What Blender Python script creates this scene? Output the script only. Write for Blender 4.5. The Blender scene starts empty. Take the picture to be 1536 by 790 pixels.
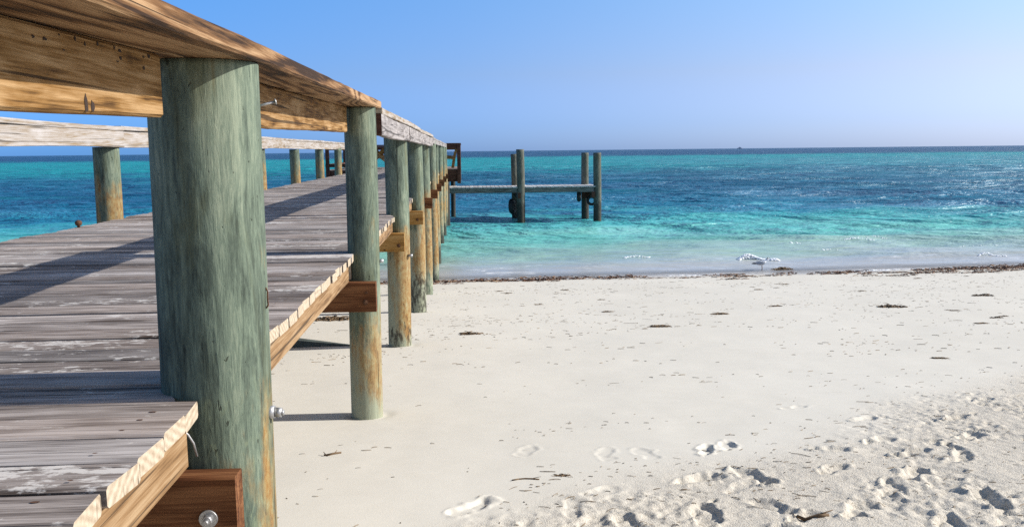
import bpy, math, random
import numpy as np
from mathutils import Vector

random.seed(7)
rng = np.random.default_rng(11)
R = math.radians
scene = bpy.context.scene
C = scene.collection
EZ = 2.57            # eye height above still water
DECK = 1.995         # top of the pier deck above still water

# ------------------------------------------------------------------ numpy value noise
_perm = rng.permutation(4096)
_val = rng.random(4096)
def vnoise(x, y, seed=0):
    x = np.asarray(x, float); y = np.asarray(y, float)
    xi = np.floor(x).astype(np.int64); yi = np.floor(y).astype(np.int64)
    fx = x - xi; fy = y - yi
    fx = fx*fx*fx*(fx*(fx*6-15)+10); fy = fy*fy*fy*(fy*(fy*6-15)+10)
    def h(a, b):
        return _val[(_perm[(a + _perm[(b + seed*131) & 4095]) & 4095])]
    return ((h(xi, yi)*(1-fx)+h(xi+1, yi)*fx)*(1-fy) + (h(xi, yi+1)*(1-fx)+h(xi+1, yi+1)*fx)*fy)*2-1
def fbm(x, y, oct=4, seed=0, gain=.5):
    s = 0; a = 1; n = 0
    x = np.asarray(x, float); y = np.asarray(y, float)
    for o in range(oct):
        ca, sa = math.cos(.5+o), math.sin(.5+o)
        s = s + a*vnoise((x*ca-y*sa)*2**o+17.3*o, (x*sa+y*ca)*2**o-9.1*o, seed+o); n += a; a *= gain
    return s/n
def sstep(a, b, x):
    t = np.clip((x-a)/(b-a), 0, 1); return t*t*(3-2*t)

# ------------------------------------------------------------------ materials
class NT:
    """small helper to write shader node trees"""
    def __init__(s, name, world=False):
        if world:
            s.m = bpy.data.worlds.new(name)
        else:
            s.m = bpy.data.materials.new(name)
        s.m.use_nodes = True
        s.t = s.m.node_tree; s.t.nodes.clear()
    def n(s, typ, ins=None, **props):
        nd = s.t.nodes.new(typ)
        for k, v in props.items(): setattr(nd, k, v)
        for k, v in (ins or {}).items():
            sock = nd.inputs[k]
            if isinstance(v, bpy.types.NodeSocket): s.t.links.new(v, sock)
            else: sock.default_value = v
        return nd
    def math(s, op, a, b=0.0, c=0.0, clamp=False):
        nd = s.n('ShaderNodeMath', {0: a, 1: b, 2: c}, operation=op); nd.use_clamp = clamp
        return nd.outputs[0]
    def vmul(s, v, f):
        return s.n('ShaderNodeVectorMath', {0: v, 1: f}, operation='MULTIPLY').outputs[0]
    def vadd(s, v, f):
        return s.n('ShaderNodeVectorMath', {0: v, 1: f}, operation='ADD').outputs[0]
    def noise(s, v, scale=1, detail=4, rough=.5, dist=0.0):
        return s.n('ShaderNodeTexNoise', {'Vector': v, 'Scale': scale, 'Detail': detail, 'Roughness': rough, 'Distortion': dist}).outputs['Fac']
    def ramp(s, f, stops, interp='LINEAR'):
        nd = s.n('ShaderNodeValToRGB', {0: f}); r = nd.color_ramp; r.interpolation = interp
        while len(r.elements) > 1: r.elements.remove(r.elements[-1])
        r.elements[0].position = stops[0][0]
        def col(c): return (c, c, c, 1) if not hasattr(c, '__len__') else (*c[:3], 1)
        r.elements[0].color = col(stops[0][1])
        for p, c in stops[1:]:
            e = r.elements.new(p); e.color = col(c)
        return nd.outputs[0]
    def smooth(s, f, a, b):
        return s.n('ShaderNodeMapRange', {'Value': f, 'From Min': a, 'From Max': b, 'To Min': 0., 'To Max': 1.}, interpolation_type='SMOOTHSTEP').outputs[0]
    def mix(s, f, a, b, blend='MIX'):
        nd = s.n('ShaderNodeMix', data_type='RGBA', blend_type=blend)
        for sock, v in ((nd.inputs[0], f), (nd.inputs[6], a), (nd.inputs[7], b)):
            if isinstance(v, bpy.types.NodeSocket): s.t.links.new(v, sock)
            else: sock.default_value = (*v[:3], 1) if hasattr(v, '__len__') else v
        return nd.outputs[2]
    def bsdf(s, **ins):
        nd = s.n('ShaderNodeBsdfPrincipled')
        for k, v in ins.items():
            sock = nd.inputs[k.replace('_', ' ')]
            if isinstance(v, bpy.types.NodeSocket): s.t.links.new(v, sock)
            else: sock.default_value = (*v, 1) if (hasattr(v, '__len__') and len(v) == 3) else v
        return nd.outputs[0]
    def bump(s, h, strength=.5, dist=.01, normal=None):
        ins = {'Height': h, 'Strength': strength, 'Distance': dist}
        if normal is not None: ins['Normal'] = normal
        return s.n('ShaderNodeBump', ins).outputs[0]
    def out(s, sh):
        s.n('ShaderNodeOutputMaterial', {'Surface': sh}); return s.m

def lin(r, g, b):
    f = lambda c: ((c/255+.055)/1.055)**2.4 if c > 10 else c/255/12.92
    return (f(r), f(g), f(b))

def wood_mat(name, axis, dark, mid, light, worn=None, worn_amt=0., rust=0., bump=.35, figure=.5, islands=True, vary=.25, rough=.8, blotch=.3):
    T = NT(name)
    co = T.n('ShaderNodeTexCoord').outputs['Object']
    rnd = T.n('ShaderNodeNewGeometry').outputs['Random Per Island']
    if islands:
        off = T.n('ShaderNodeCombineXYZ', {0: T.math('MULTIPLY', rnd, 71.), 1: T.math('MULTIPLY', rnd, 43.), 2: T.math('MULTIPLY', rnd, 19.)}).outputs[0]
        co = T.vadd(co, off)
    st = [22., 22., 22.]; st[axis] = 2.0
    v = T.vmul(co, tuple(st))
    fine = [150., 150., 150.]; fine[axis] = 5.
    vf = T.vmul(co, tuple(fine))
    broad = [5., 5., 5.]; broad[axis] = 1.0
    n1 = T.noise(v, 1.3, 6, .6, .8)
    slow = [3.6, 3.6, 3.6]; slow[axis] = .42
    base = T.noise(T.vmul(co, tuple(slow)), 1., 2, .45, .5)
    wv = T.math('POWER', T.math('ADD', T.math('MULTIPLY', T.math('SINE', T.math('MULTIPLY', base, 68.)), .5), .5), .6)
    blot = [6., 6., 6.]; blot[axis] = 2.6
    bl = T.noise(T.vmul(co, tuple(blot)), 1., 4, .6, .7)
    nf = T.noise(vf, 1., 3, .6)
    nb = T.noise(T.vmul(co, tuple(broad)), 1., 3, .5)
    f = T.math('ADD', T.math('MULTIPLY', n1, 1-figure*.5), T.math('MULTIPLY', wv, figure*.5))
    f = T.math('ADD', f, T.math('MULTIPLY', T.math('SUBTRACT', nf, .5), 1.0))
    f = T.math('ADD', f, T.math('MULTIPLY', T.math('SUBTRACT', nb, .5), .7))
    f = T.math('ADD', f, T.math('MULTIPLY', T.math('SUBTRACT', bl, .5), blotch))
    col = T.ramp(f, [(.22, dark), (.5, mid), (.8, light)])
    if islands:
        val = T.math('ADD', 1-vary, T.math('MULTIPLY', rnd, 2*vary))
        col = T.n('ShaderNodeHueSaturation', {'Color': col, 'Value': val, 'Saturation': T.math('ADD', .75, T.math('MULTIPLY', T.math('FRACT', T.math('MULTIPLY', rnd, 13.7)), .5))}).outputs[0]
    # dark drying cracks along the grain
    ck = [60., 60., 60.]; ck[axis] = .9
    crack = T.smooth(T.noise(T.vmul(co, tuple(ck)), 1., 2, .5, .3), .36, .31)
    col = T.mix(T.math('MULTIPLY', crack, .75), col, tuple(c*.3 for c in dark))
    if worn is not None:
        w1 = [34., 34., 34.]; w1[axis] = 15.
        wn = T.noise(T.vmul(co, tuple(w1)), 1., 5, .7)
        wb = T.noise(T.vmul(co, (1.7, 1.7, 1.7)), 1., 2, .5)
        wm = T.smooth(T.math('ADD', wn, T.math('MULTIPLY', T.math('SUBTRACT', wb, .5), .9)), .70-worn_amt, .80-worn_amt)
        col = T.mix(T.math('MULTIPLY', wm, .8), col, worn)
    if rust:
        rn = T.noise(T.vmul(co, (4., 4., 4.)), 1., 5, .65, .5)
        col = T.mix(T.smooth(rn, .62-rust, .75-rust), col, lin(150, 80, 25))
        col = T.mix(T.smooth(T.noise(T.vmul(co, (9., 9., 9.)), 1., 4, .6), .60, .68), col, lin(40, 22, 12))
    h = T.math('SUBTRACT', T.math('ADD', T.math('MULTIPLY', nf, .6), T.math('MULTIPLY', n1, .5)), crack)
    return T.out(T.bsdf(Base_Color=col, Roughness=rough, Specular_IOR_Level=.25, Normal=T.bump(h, bump, .006)))

def endgrain_mat(name, dark, light):
    T = NT(name)
    geo = T.n('ShaderNodeNewGeometry')
    co = T.n('ShaderNodeTexCoord').outputs['Object']
    rnd = geo.outputs['Random Per Island']
    off = T.n('ShaderNodeCombineXYZ', {1: T.math('MULTIPLY', rnd, 31.), 2: T.math('MULTIPLY', rnd, 17.)}).outputs[0]
    v = T.vadd(co, off)
    rings = T.n('ShaderNodeTexWave', {'Vector': T.vmul(v, (1., 5., 5.)), 'Scale': 3.4, 'Distortion': 4., 'Detail': 2., 'Detail Scale': .6}, wave_type='RINGS', rings_direction='X').outputs['Fac']
    n = T.noise(T.vmul(v, (60., 60., 60.)), 1., 4, .6)
    f = T.math('ADD', T.math('MULTIPLY', rings, .22), T.math('MULTIPLY', n, .78))
    col = T.ramp(f, [(.15, dark), (.75, light)])
    ck = T.smooth(T.noise(T.vmul(v, (60., 95., 12.)), 1., 2, .5), .34, .28)
    col = T.mix(T.math('MULTIPLY', ck, .8), col, tuple(c*.3 for c in dark))
    return T.out(T.bsdf(Base_Color=col, Roughness=.85, Specular_IOR_Level=.2, Normal=T.bump(f, .3, .003)))

def post_mat(name, pal):
    """green treated timber; vertex attributes 'stain' (orange), 'black' (dark growth), 'salt' (pale crust)"""
    T = NT(name)
    co = T.n('ShaderNodeTexCoord').outputs['Object']
    oi = T.n('ShaderNodeObjectInfo').outputs['Random']
    co = T.vadd(co, T.n('ShaderNodeCombineXYZ', {0: T.math('MULTIPLY', oi, 37.), 2: T.math('MULTIPLY', oi, 11.)}).outputs[0])
    stain = T.n('ShaderNodeAttribute', attribute_name='stain').outputs['Fac']
    black = T.n('ShaderNodeAttribute', attribute_name='black').outputs['Fac']
    salt = T.n('ShaderNodeAttribute', attribute_name='salt').outputs['Fac']
    n1 = T.noise(T.vmul(co, (15., 15., 2.6)), 1., 6, .68, 1.6)
    n2 = T.noise(T.vmul(co, (52., 52., 11.0)), 1., 5, .75, 1.4)
    nf = T.noise(T.vmul(co, (120., 120., 9.)), 1., 4, .7, .5)
    big = T.noise(T.vmul(co, (5.5, 5.5, 1.3)), 1., 3, .55, .8)
    fig = T.noise(T.vmul(co, (24., 24., 8.)), 1., 4, .6, 2.4)
    f = T.math('ADD', T.math('ADD', T.math('MULTIPLY', T.math('SUBTRACT', n1, .10), .66), T.math('MULTIPLY', n2, .42)), T.math('MULTIPLY', nf, .42))
    f = T.math('SUBTRACT', f, .07)
    f = T.math('ADD', f, T.math('MULTIPLY', T.math('SUBTRACT', big, .5), .42))
    col = T.ramp(f, [(.36, pal[0]), (.53, pal[1]), (.66, pal[2]), (.80, pal[3])])
    olive = T.smooth(T.noise(T.vmul(co, (11., 11., 1.9)), 1., 4, .6, 1.), .52, .68)
    col = T.mix(T.math('MULTIPLY', olive, .55), col, pal[4])
    fm = T.smooth(fig, .54, .66)
    lowz = T.smooth(T.n('ShaderNodeSeparateXYZ', {0: T.n('ShaderNodeTexCoord').outputs['Object']}).outputs[2], 1.35, .75)
    col = T.mix(T.math('MULTIPLY', fm, T.math('MULTIPLY', lowz, .5)), col, (.22, .255, .155))
    # narrow brown drips
    dr = T.smooth(T.noise(T.vmul(co, (30., 30., .7)), 1., 2, .5), .66, .73)
    col = T.mix(T.math('MULTIPLY', dr, .45), col, (.16, .12, .05))
    # pale crust, orange stain, dark growth with painted pile shade
    sn = T.noise(T.vmul(co, (26., 26., 9.)), 1., 5, .7)
    sn2 = T.noise(T.vmul(co, (9., 9., 1.7)), 1., 4, .6)
    sm = T.smooth(T.math('ADD', T.math('MULTIPLY', salt, 1.0), T.math('MULTIPLY', T.math('SUBTRACT', sn, .5), 1.4)), .42, .72)
    col = T.mix(T.math('MULTIPLY', sm, .8), col, (.33, .345, .25))
    om = T.smooth(T.math('ADD', stain, T.math('MULTIPLY', T.math('SUBTRACT', T.math('ADD', T.math('MULTIPLY', sn, .6), T.math('MULTIPLY', sn2, .9)), .75), 1.9)), .30, .85)
    ocol = T.ramp(T.noise(T.vmul(co, (32., 32., 16.)), 1., 6, .75), [(.32, (.085, .042, .013)), (.45, (.27, .14, .042)), (.56, (.30, .21, .085)), (.68, (.36, .32, .19))])
    col = T.mix(T.math('MULTIPLY', om, T.math('ADD', .35, T.math('MULTIPLY', sn2, .9), clamp=True)), col, ocol)
    bm = T.smooth(T.math('ADD', black, T.math('MULTIPLY', T.math('SUBTRACT', sn, .5), 1.6)), .45, .7)
    col = T.mix(T.math('MULTIPLY', bm, .85), col, (.035, .032, .026))
    # long drying checks
    ck = T.smooth(T.noise(T.vmul(co, (48., 48., .8)), 1., 2, .5, .4), .325, .285)
    col = T.mix(T.math('MULTIPLY', ck, .8), col, (.015, .017, .012))
    nick = T.smooth(T.noise(T.vmul(co, (55., 55., 20.)), 1., 3, .6, .5), .675, .72)
    col = T.mix(T.math('MULTIPLY', nick, .75), col, (.018, .02, .014))
    h = T.math('ADD', T.math('MULTIPLY', nf, .7), T.math('MULTIPLY', n2, .55))
    h = T.math('SUBTRACT', T.math('SUBTRACT', h, ck), nick)
    h = T.math('ADD', h, T.math('MULTIPLY', T.math('MULTIPLY', om, sn), .9))
    return T.out(T.bsdf(Base_Color=col, Roughness=.82, Specular_IOR_Level=.2, Normal=T.bump(h, .45, .006)))

def plain(name, col, rough=.6, metal=0., var=.25, scale=12., bump=.0):
    T = NT(name)
    co = T.n('ShaderNodeTexCoord').outputs['Object']
    n = T.noise(co, scale, 5, .65)
    c = T.ramp(n, [(.3, tuple(x*(1-var) for x in col)), (.7, tuple(min(1, x*(1+var)) for x in col))])
    kw = dict(Base_Color=c, Roughness=rough, Metallic=metal)
    if bump: kw['Normal'] = T.bump(n, bump, .01)
    return T.out(T.bsdf(**kw))

M = {}
M['deck'] = wood_mat('weathered_deck_wood', 0, (.075, .056, .045), (.245, .207, .182), (.42, .37, .335), worn=(.62, .58, .53), worn_amt=.075, bump=.6, figure=.22, vary=.36, blotch=.45)
M['dock_deck'] = wood_mat('pale_dock_wood', 1, (.28, .26, .25), (.46, .45, .44), (.6, .6, .6), vary=.12)
M['end'] = endgrain_mat('deck_board_end_grain', (.25, .18, .115), (.52, .45, .345))
M['rail_brown'] = wood_mat('brown_rail_wood', 1, (.030, .017, .010), (.16, .096, .056), (.35, .245, .16), bump=.7, figure=.95, vary=.08, blotch=.3)
M['rail_warm'] = wood_mat('orange_brown_rail_wood', 1, (.036, .018, .008), (.20, .122, .062), (.35, .245, .15), bump=.7, figure=.3, vary=.06, blotch=1.15)
M['rail_grey'] = wood_mat('grey_rail_wood', 1, (.10, .088, .08), (.215, .20, .195), (.34, .32, .31), bump=.7, figure=.5, vary=.12, blotch=.6)
M['rail_white'] = wood_mat('bleached_rail_wood', 1, (.215, .165, .11), (.305, .275, .245), (.40, .38, .365), bump=.5, figure=.4, vary=.08, blotch=.5)
M['stringer'] = wood_mat('stringer_wood', 1, (.11, .07, .042), (.225, .150, .092), (.33, .245, .165), bump=.3, vary=.1)
M['beam'] = wood_mat('brown_beam_wood', 0, (.045, .018, .010), (.112, .054, .032), (.21, .115, .07), bump=.4, vary=.12)
M['beam_rust'] = wood_mat('rust_stained_beam_wood', 0, (.13, .065, .03), (.30, .185, .09), (.42, .29, .16), rust=.07, bump=.5, vary=.12)
M['platform'] = wood_mat('dark_platform_wood', 0, (.028, .014, .011), (.070, .036, .028), (.115, .066, .05), vary=.15)
M['bench'] = wood_mat('bench_wood', 0, (.09, .055, .025), (.20, .13, .06), (.33, .23, .12), vary=.15)
M['dock'] = wood_mat('grey_dock_wood', 0, (.06, .062, .056), (.12, .125, .115), (.20, .205, .19), vary=.12)
M['post'] = post_mat('treated_post_timber', [(.018, .024, .020), (.080, .104, .079), (.138, .176, .130), (.225, .262, .190), (.088, .092, .046)])
M['pile'] = post_mat('grey_pile_timber', [(.03, .032, .026), (.07, .075, .060), (.115, .118, .095), (.18, .18, .15), (.09, .085, .055)])
M['steel'] = plain('galvanised_steel', (.42, .42, .42), .5, .8, .3, 60.)
M['rust'] = plain('rusted_iron', (.10, .045, .02), .85, .2, .4, 60., .3)
M['rubber'] = plain('black_rubber', (.012, .012, .013), .75, 0, .3, 20., .2)
M['rope'] = plain('old_rope', (.10, .09, .07), .9, 0, .3, 60.)

# ------------------------------------------------------------------ mesh builder
class MB:
    def __init__(s): s.v = []; s.f = []; s.m = []; s.sm = []
    def add(s, verts, faces, mat=0, smooth=False):
        b = len(s.v); s.v += [tuple(map(float, p)) for p in verts]
        for i, f in enumerate(faces):
            s.f.append(tuple(b+j for j in f))
            s.m.append(mat if isinstance(mat, int) else mat[i]); s.sm.append(smooth if isinstance(smooth, bool) else smooth[i])
    def build(s, name, mats, parent=None, loc=None, attrs=None):
        """vertices are in world coordinates; origin is put at loc (or the bbox base centre)"""
        a = np.array(s.v)
        if loc is None:
            loc = ((a[:, 0].min()+a[:, 0].max())/2, (a[:, 1].min()+a[:, 1].max())/2, a[:, 2].min())
        loc = Vector(loc)
        me = bpy.data.meshes.new(name)
        me.from_pydata([(p[0]-loc.x, p[1]-loc.y, p[2]-loc.z) for p in s.v], [], s.f)
        for m in (mats if isinstance(mats, (list, tuple)) else [mats]): me.materials.append(m)
        me.polygons.foreach_set('material_index', s.m)
        me.polygons.foreach_set('use_smooth', s.sm)
        if attrs:
            for k, vals in attrs.items():
                at = me.attributes.new(k, 'FLOAT', 'POINT'); at.data.foreach_set('value', np.asarray(vals, dtype=np.float32))
        me.update()
        o = bpy.data.objects.new(name, me); C.objects.link(o)
        if parent is not None:
            o.parent = parent
            w = Vector((0, 0, 0)); q = parent
            while q is not None: w += q.location; q = q.parent
            o.location = loc - w
        else: o.location = loc
        return o

def plank(mb, axis, a0, a1, b0, b1, z0, z1, r=.004, seg=8, jit=.0012, zf=None, endmat=1, mat=0, endshift=(0, 0)):
    """rounded board along X (axis 0), Y (1) or Z (2); b is the cross axis"""
    if axis == 2:  # upright: a = z range, b = x range, z0/z1 = y range
        pass
    prof = [(b0+r, z0), (b1-r, z0), (b1, z0+r), (b1, z1-r), (b1-r, z1), (b0+r, z1), (b0, z1-r), (b0, z0+r)]
    n = len(prof); V = []; F = []; Mx = []
    ph = random.random()*50
    for i in range(seg+1):
        t = i/seg
        dz = jit*math.sin(ph+t*5.1)*1.2+random.uniform(-jit, jit)*.5; db = jit*math.sin(ph*1.7+t*4.3)
        for (b, z) in prof:
            a = a0+(a1-a0)*t
            if i == 0: a += endshift[0]*((b-b0)/(b1-b0)-.5)
            if i == seg: a += endshift[1]*((b-b0)/(b1-b0)-.5)
            zz = z+dz+(zf(a) if zf else 0); bb = b+db
            V.append((a, bb, zz) if axis == 0 else (bb, a, zz) if axis == 1 else (bb, zz, a))
    for i in range(seg):
        for j in range(n):
            k = (j+1) % n
            q = (i*n+j, i*n+k, (i+1)*n+k, (i+1)*n+j)
            F.append(q[::-1] if axis == 0 else q if axis == 1 else q[::-1]); Mx.append(mat)
    cap0 = tuple(range(n)); cap1 = tuple(seg*n+j for j in range(n))
    F += [cap0, cap1[::-1]] if axis == 0 else [cap0[::-1], cap1] if axis == 1 else [cap0, cap1[::-1]]
    Mx += [endmat, endmat]
    # make normals consistent (outward) by checking the end caps
    def nrm(f):
        s = Vector((0, 0, 0)); p = [Vector(V[i]) for i in f]
        for i in range(len(p)): s += p[i].cross(p[(i+1) % len(p)])
        return s
    c = sum((Vector(p) for p in V), Vector())/len(V)
    FF = []
    for f in F:
        fc = sum((Vector(V[i]) for i in f), Vector())/len(f)
        out = fc-c
        # remove the along-axis component for side faces
        if len(f) == 4: out[axis] = 0
        else:
            o2 = Vector((0, 0, 0)); o2[axis] = out[axis]; out = o2
        FF.append(f if nrm(f).dot(out) > 0 else f[::-1])
    mb.add(V, FF, Mx)

def bar(mb, p0, p1, w, h, up=(0, 0, 1), mat=0):
    """straight box from p0 to p1, width w sideways and h along up"""
    p0 = Vector(p0); p1 = Vector(p1); d = (p1-p0).normalized(); s = d.cross(Vector(up)).normalized(); u = s.cross(d)
    V = [p+s*a*w/2+u*b*h/2 for p in (p0, p1) for a, b in ((-1, -1), (1, -1), (1, 1), (-1, 1))]
    mb.add(V, [(0, 1, 2, 3), (7, 6, 5, 4), (0, 4, 5, 1), (1, 5, 6, 2), (2, 6, 7, 3), (3, 7, 4, 0)], mat)

def tube(mb, pts, rad, n=10, mat=0, cap=True):
    pts = [Vector(p) for p in pts]
    rads = rad if hasattr(rad, '__len__') else [rad]*len(pts)
    V = []; F = []
    for i, p in enumerate(pts):
        d = (pts[min(i+1, len(pts)-1)]-pts[max(i-1, 0)]).normalized()
        a = d.orthogonal().normalized() if i == 0 else (pa - d*pa.dot(d)).normalized()
        pa = a; b = d.cross(a)
        for k in range(n):
            t = 2*math.pi*k/n; V.append(p+(a*math.cos(t)+b*math.sin(t))*rads[i])
    for i in range(len(pts)-1):
        for k in range(n):
            F.append((i*n+k, i*n+(k+1) % n, (i+1)*n+(k+1) % n, (i+1)*n+k))
    sm = [True]*len(F)
    if cap: F += [tuple(range(n))[::-1], tuple((len(pts)-1)*n+k for k in range(n))]; sm += [False, False]
    mb.add(V, F, mat, sm)

def tag(o, label=None, cat=None, group=None, kind=None):
    for k, v in (('label', label), ('category', cat), ('group', group), ('kind', kind)):
        if v: o[k] = v
    return o
def empty(name, loc, label, cat, group=None):
    o = bpy.data.objects.new(name, None); C.objects.link(o); o.location = loc; o.empty_display_size = .2
    return tag(o, label, cat, group)
def copy_tree(o, parent=None):
    c = o.copy(); C.objects.link(c)
    if parent is not None: c.parent = parent
    for ch in o.children: copy_tree(ch, c)
    return c

def make_post(name, parent, x, y, z0, z1, r0, r1, nth=64, nz=70, stain=None, lean=(0, 0), seed=0, black=None, salt=None, mat='post'):
    """irregular round timber with drying checks; r0 at the foot, r1 at the top"""
    th = np.arange(nth)*2*np.pi/nth
    zz = np.linspace(z0, z1, nz)
    T, Z = np.meshgrid(th, zz)
    t = (Z-z0)/(z1-z0)
    rad = r0+(r1-r0)*t
    cx, cy = np.cos(T), np.sin(T)
    rad = rad*(1+.018*fbm(cx*1.3+seed*3, cy*1.3+Z*.7, 3, seed)+.008*fbm(cx*5+seed, cy*5+Z*1.6, 2, seed+5))
    r2 = random.Random(seed*17+3)
    for k in range(7):
        a = r2.uniform(0, 6.28); w = r2.uniform(.012, .026); zc = r2.uniform(z0, z1); zl = r2.uniform(.25, .8); dp = r2.uniform(.010, .026)
        dth = (T-a-.08*np.sin(Z*3+k)+np.pi) % (2*np.pi)-np.pi
        rad = rad*(1-dp*np.exp(-(dth/w)**2)*np.exp(-((Z-zc)/zl)**4))
    ox = x+lean[0]*(Z-z0)/(z1-z0)+.006*np.sin(Z*1.9+seed); oy = y+lean[1]*(Z-z0)/(z1-z0)
    V = np.stack([ox+rad*cx, oy+rad*cy, Z], -1).reshape(-1, 3)
    F = []
    for i in range(nz-1):
        for k in range(nth):
            k2 = (k+1) % nth
            F.append((i*nth+k, i*nth+k2, (i+1)*nth+k2, (i+1)*nth+k))
    sm = [True]*len(F)
    F.append(tuple((nz-1)*nth+k for k in range(nth))); sm.append(False)
    mb = MB(); mb.add(V, F, 0, sm)
    zf = Z.reshape(-1); tx = cx.reshape(-1)
    def band(spec):
        if not spec: return np.zeros_like(zf)
        lo, hi, amt = spec[:3]; soft = .18
        side = (.62+.38*tx) if len(spec) < 4 else 1.
        return amt*side*sstep(lo-soft*1.6, lo+soft, zf)*(1-sstep(hi-soft*1.6, hi+soft*1.2, zf))
    return mb.build(name, M[mat], parent, (x, y, z0), {'stain': band(stain), 'black': band(black), 'salt': band(salt)})

# ------------------------------------------------------------------ the sand
def sand_z(x, y):
    yy = y-.055*(x+.5)
    base = 1.45-.085*yy
    base = np.where(yy > 17, np.maximum(-2.2, (1.45-.085*17)-.07*(yy-17)), base)
    base = np.where(yy < -3, 1.45+.255+.04*(-3-yy), base)
    base = np.minimum(base, 3.5)
    return base

FOOT = [  # x, y, heading (deg from +Y), length, depth
 (2.06, 4.08, 60, .22, .035), (1.16, 4.03, 20, .20, .035), (1.29, 4.10, 15, .20, .03), (1.24, 3.57, -20, .26, .045), (1.0, 3.55, 70, .24, .045),
 (1.49, 3.10, 40, .24, .05), (1.93, 3.52, 40, .24, .05), (2.05, 3.17, 10, .27, .06), (.91, 3.12, 10, .25, .045), (1.19, 3.17, -30, .22, .04),
 (1.27, 3.05, 60, .18, .045), (1.755, 3.96, 100, .2, .03), (0.0, 3.30, 40, .24, .03), (.67, 4.02, 10, .22, .008), (.29, 4.12, 20, .22, .008),
 (.41, 3.25, 10, .22, .018), (.86, 4.0, -10, .2, .008), (1.62, 3.62, 60, .2, .035), (2.3, 3.75, 30, .22, .04), (2.55, 4.1, 50, .22, .04),
 (1.75, 3.35, 20, .2, .035), (2.1, 3.85, 80, .2, .03), (2.7, 4.5, 50, .22, .03), (2.2, 4.55, 70, .2, .025), (.6, 3.05, -10, .24, .03),
 (1.75, 2.9, 15, .25, .05), (1.1, 2.85, 30, .25, .05), (2.3, 2.95, -20, .25, .05), (.55, 3.45, 60, .2, .015), (1.95, 4.9, 60, .2, .015), (3.1, 4.9, 40, .22, .025)]
_fr = random.Random(5)
for _ in range(80):
    fx = _fr.uniform(.6, 6.5); fy = _fr.uniform(2.0, 6.2)
    if fy < 3.05+.70*max(0, fx-.15) and fy > -1:
        FOOT.append((fx, fy, _fr.uniform(-180, 180), _fr.uniform(.08, .19), _fr.uniform(.008, .03)*(1 if fy < 4.4 else .7)))

def sand_height(X, Y):
    Z = sand_z(X, Y)
    near = np.exp(-((np.maximum(0, Y-16)/8)**2))
    # gentle undulation
    Z = Z+.018*fbm(X*.35, Y*.35, 3, 3)*near+.007*fbm(X*1.3, Y*1.3, 3, 8)*near
    # trampled part in the lower right of the photograph
    edge = 3.0+.70*np.maximum(X-.15, -1.2)+.35*fbm(X*.9, Y*.9, 3, 21)
    tr = 1-sstep(-.45, .35, Y-edge)
    lump = fbm(X*5, Y*5, 4, 31)
    fine = fbm(X*19, Y*19, 4, 41, .6)
    clod = np.maximum(0, fbm(X*24, Y*24, 3, 51, .6)-.10)
    patch = .25+.75*sstep(-.25, .35, fbm(X*2.2, Y*2.2, 2, 55))
    Z = Z+tr*(.005*lump+patch*(.0085*fine+.011*clod+.006*fbm(X*48, Y*48, 2, 57)))
    small = fbm(X*7, Y*10, 3, 58, .55)
    Z = Z-tr*patch*.012*sstep(.22, .42, small)
    wx = X+.018*vnoise(X*14, Y*14, 70)+.008*vnoise(X*37, Y*37, 71); wy = Y+.018*vnoise(X*14+9, Y*14, 72)+.008*vnoise(X*37, Y*37+4, 73)
    for (px_, py_, pr_) in ((-.59, 5.06, .094), (-.617, 8.06, .108), (-.604, 11.06, .105), (-.625, 14.06, .098), (-3.18, 5., .115), (-3.19, 8., .115)):
        d_ = np.sqrt((X-px_)**2+(Y-py_)**2)-pr_
        Z = Z-.012*np.exp(-(np.maximum(d_, 0)/.05)**2)*(.6+.6*vnoise(X*7, Y*7, 91))
    for (fx, fy, hd, L, dp) in FOOT:
        s = (abs(X[0]-fx) < .5) if False else None
        ix = np.where(np.abs(XS-fx) < L*1.3)[0]; iy = np.where(np.abs(YS-fy) < L*1.3)[0]
        if not len(ix) or not len(iy): continue
        sl = np.ix_(iy, ix)
        a = R(hd); dx = wx[sl]-fx; dy = wy[sl]-fy
        u = dx*math.sin(a)+dy*math.cos(a); w = dx*math.cos(a)-dy*math.sin(a)
        # sole and heel
        e1 = (u-L*.14)**2/(L*.36)**2+w**2/(L*.20)**2
        e2 = (u+L*.30)**2/(L*.20)**2+w**2/(L*.155)**2
        e = np.minimum(e1, e2)
        hole = -dp*.40*(1-sstep(.42, 1.2, e))*(1+.25*vnoise(dx*30+fy, dy*30+fx, 83))
        rim = dp*.24*np.exp(-((np.sqrt(e)-1.27)/.20)**2)*np.maximum(0, .45+.8*vnoise(dx*18+fx, dy*18+fy, 81)+.6*vnoise(dx*50+fx, dy*50+fy, 82))
        Z[sl] = Z[sl]+hole+rim
    return Z

def axis_coords(lo, hi, step, far_lo, far_hi, grow=1.045):
    mid = list(np.arange(lo, hi, step)); out = mid[:]
    s = step; v = mid[-1]
    while v < far_hi: s = min(s*grow, 40); v += s; out.append(v)
    s = step; v = lo; pre = []
    while v > far_lo: s = min(s*grow, 40); v -= s; pre.append(v)
    return np.array(pre[::-1]+out)

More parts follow.
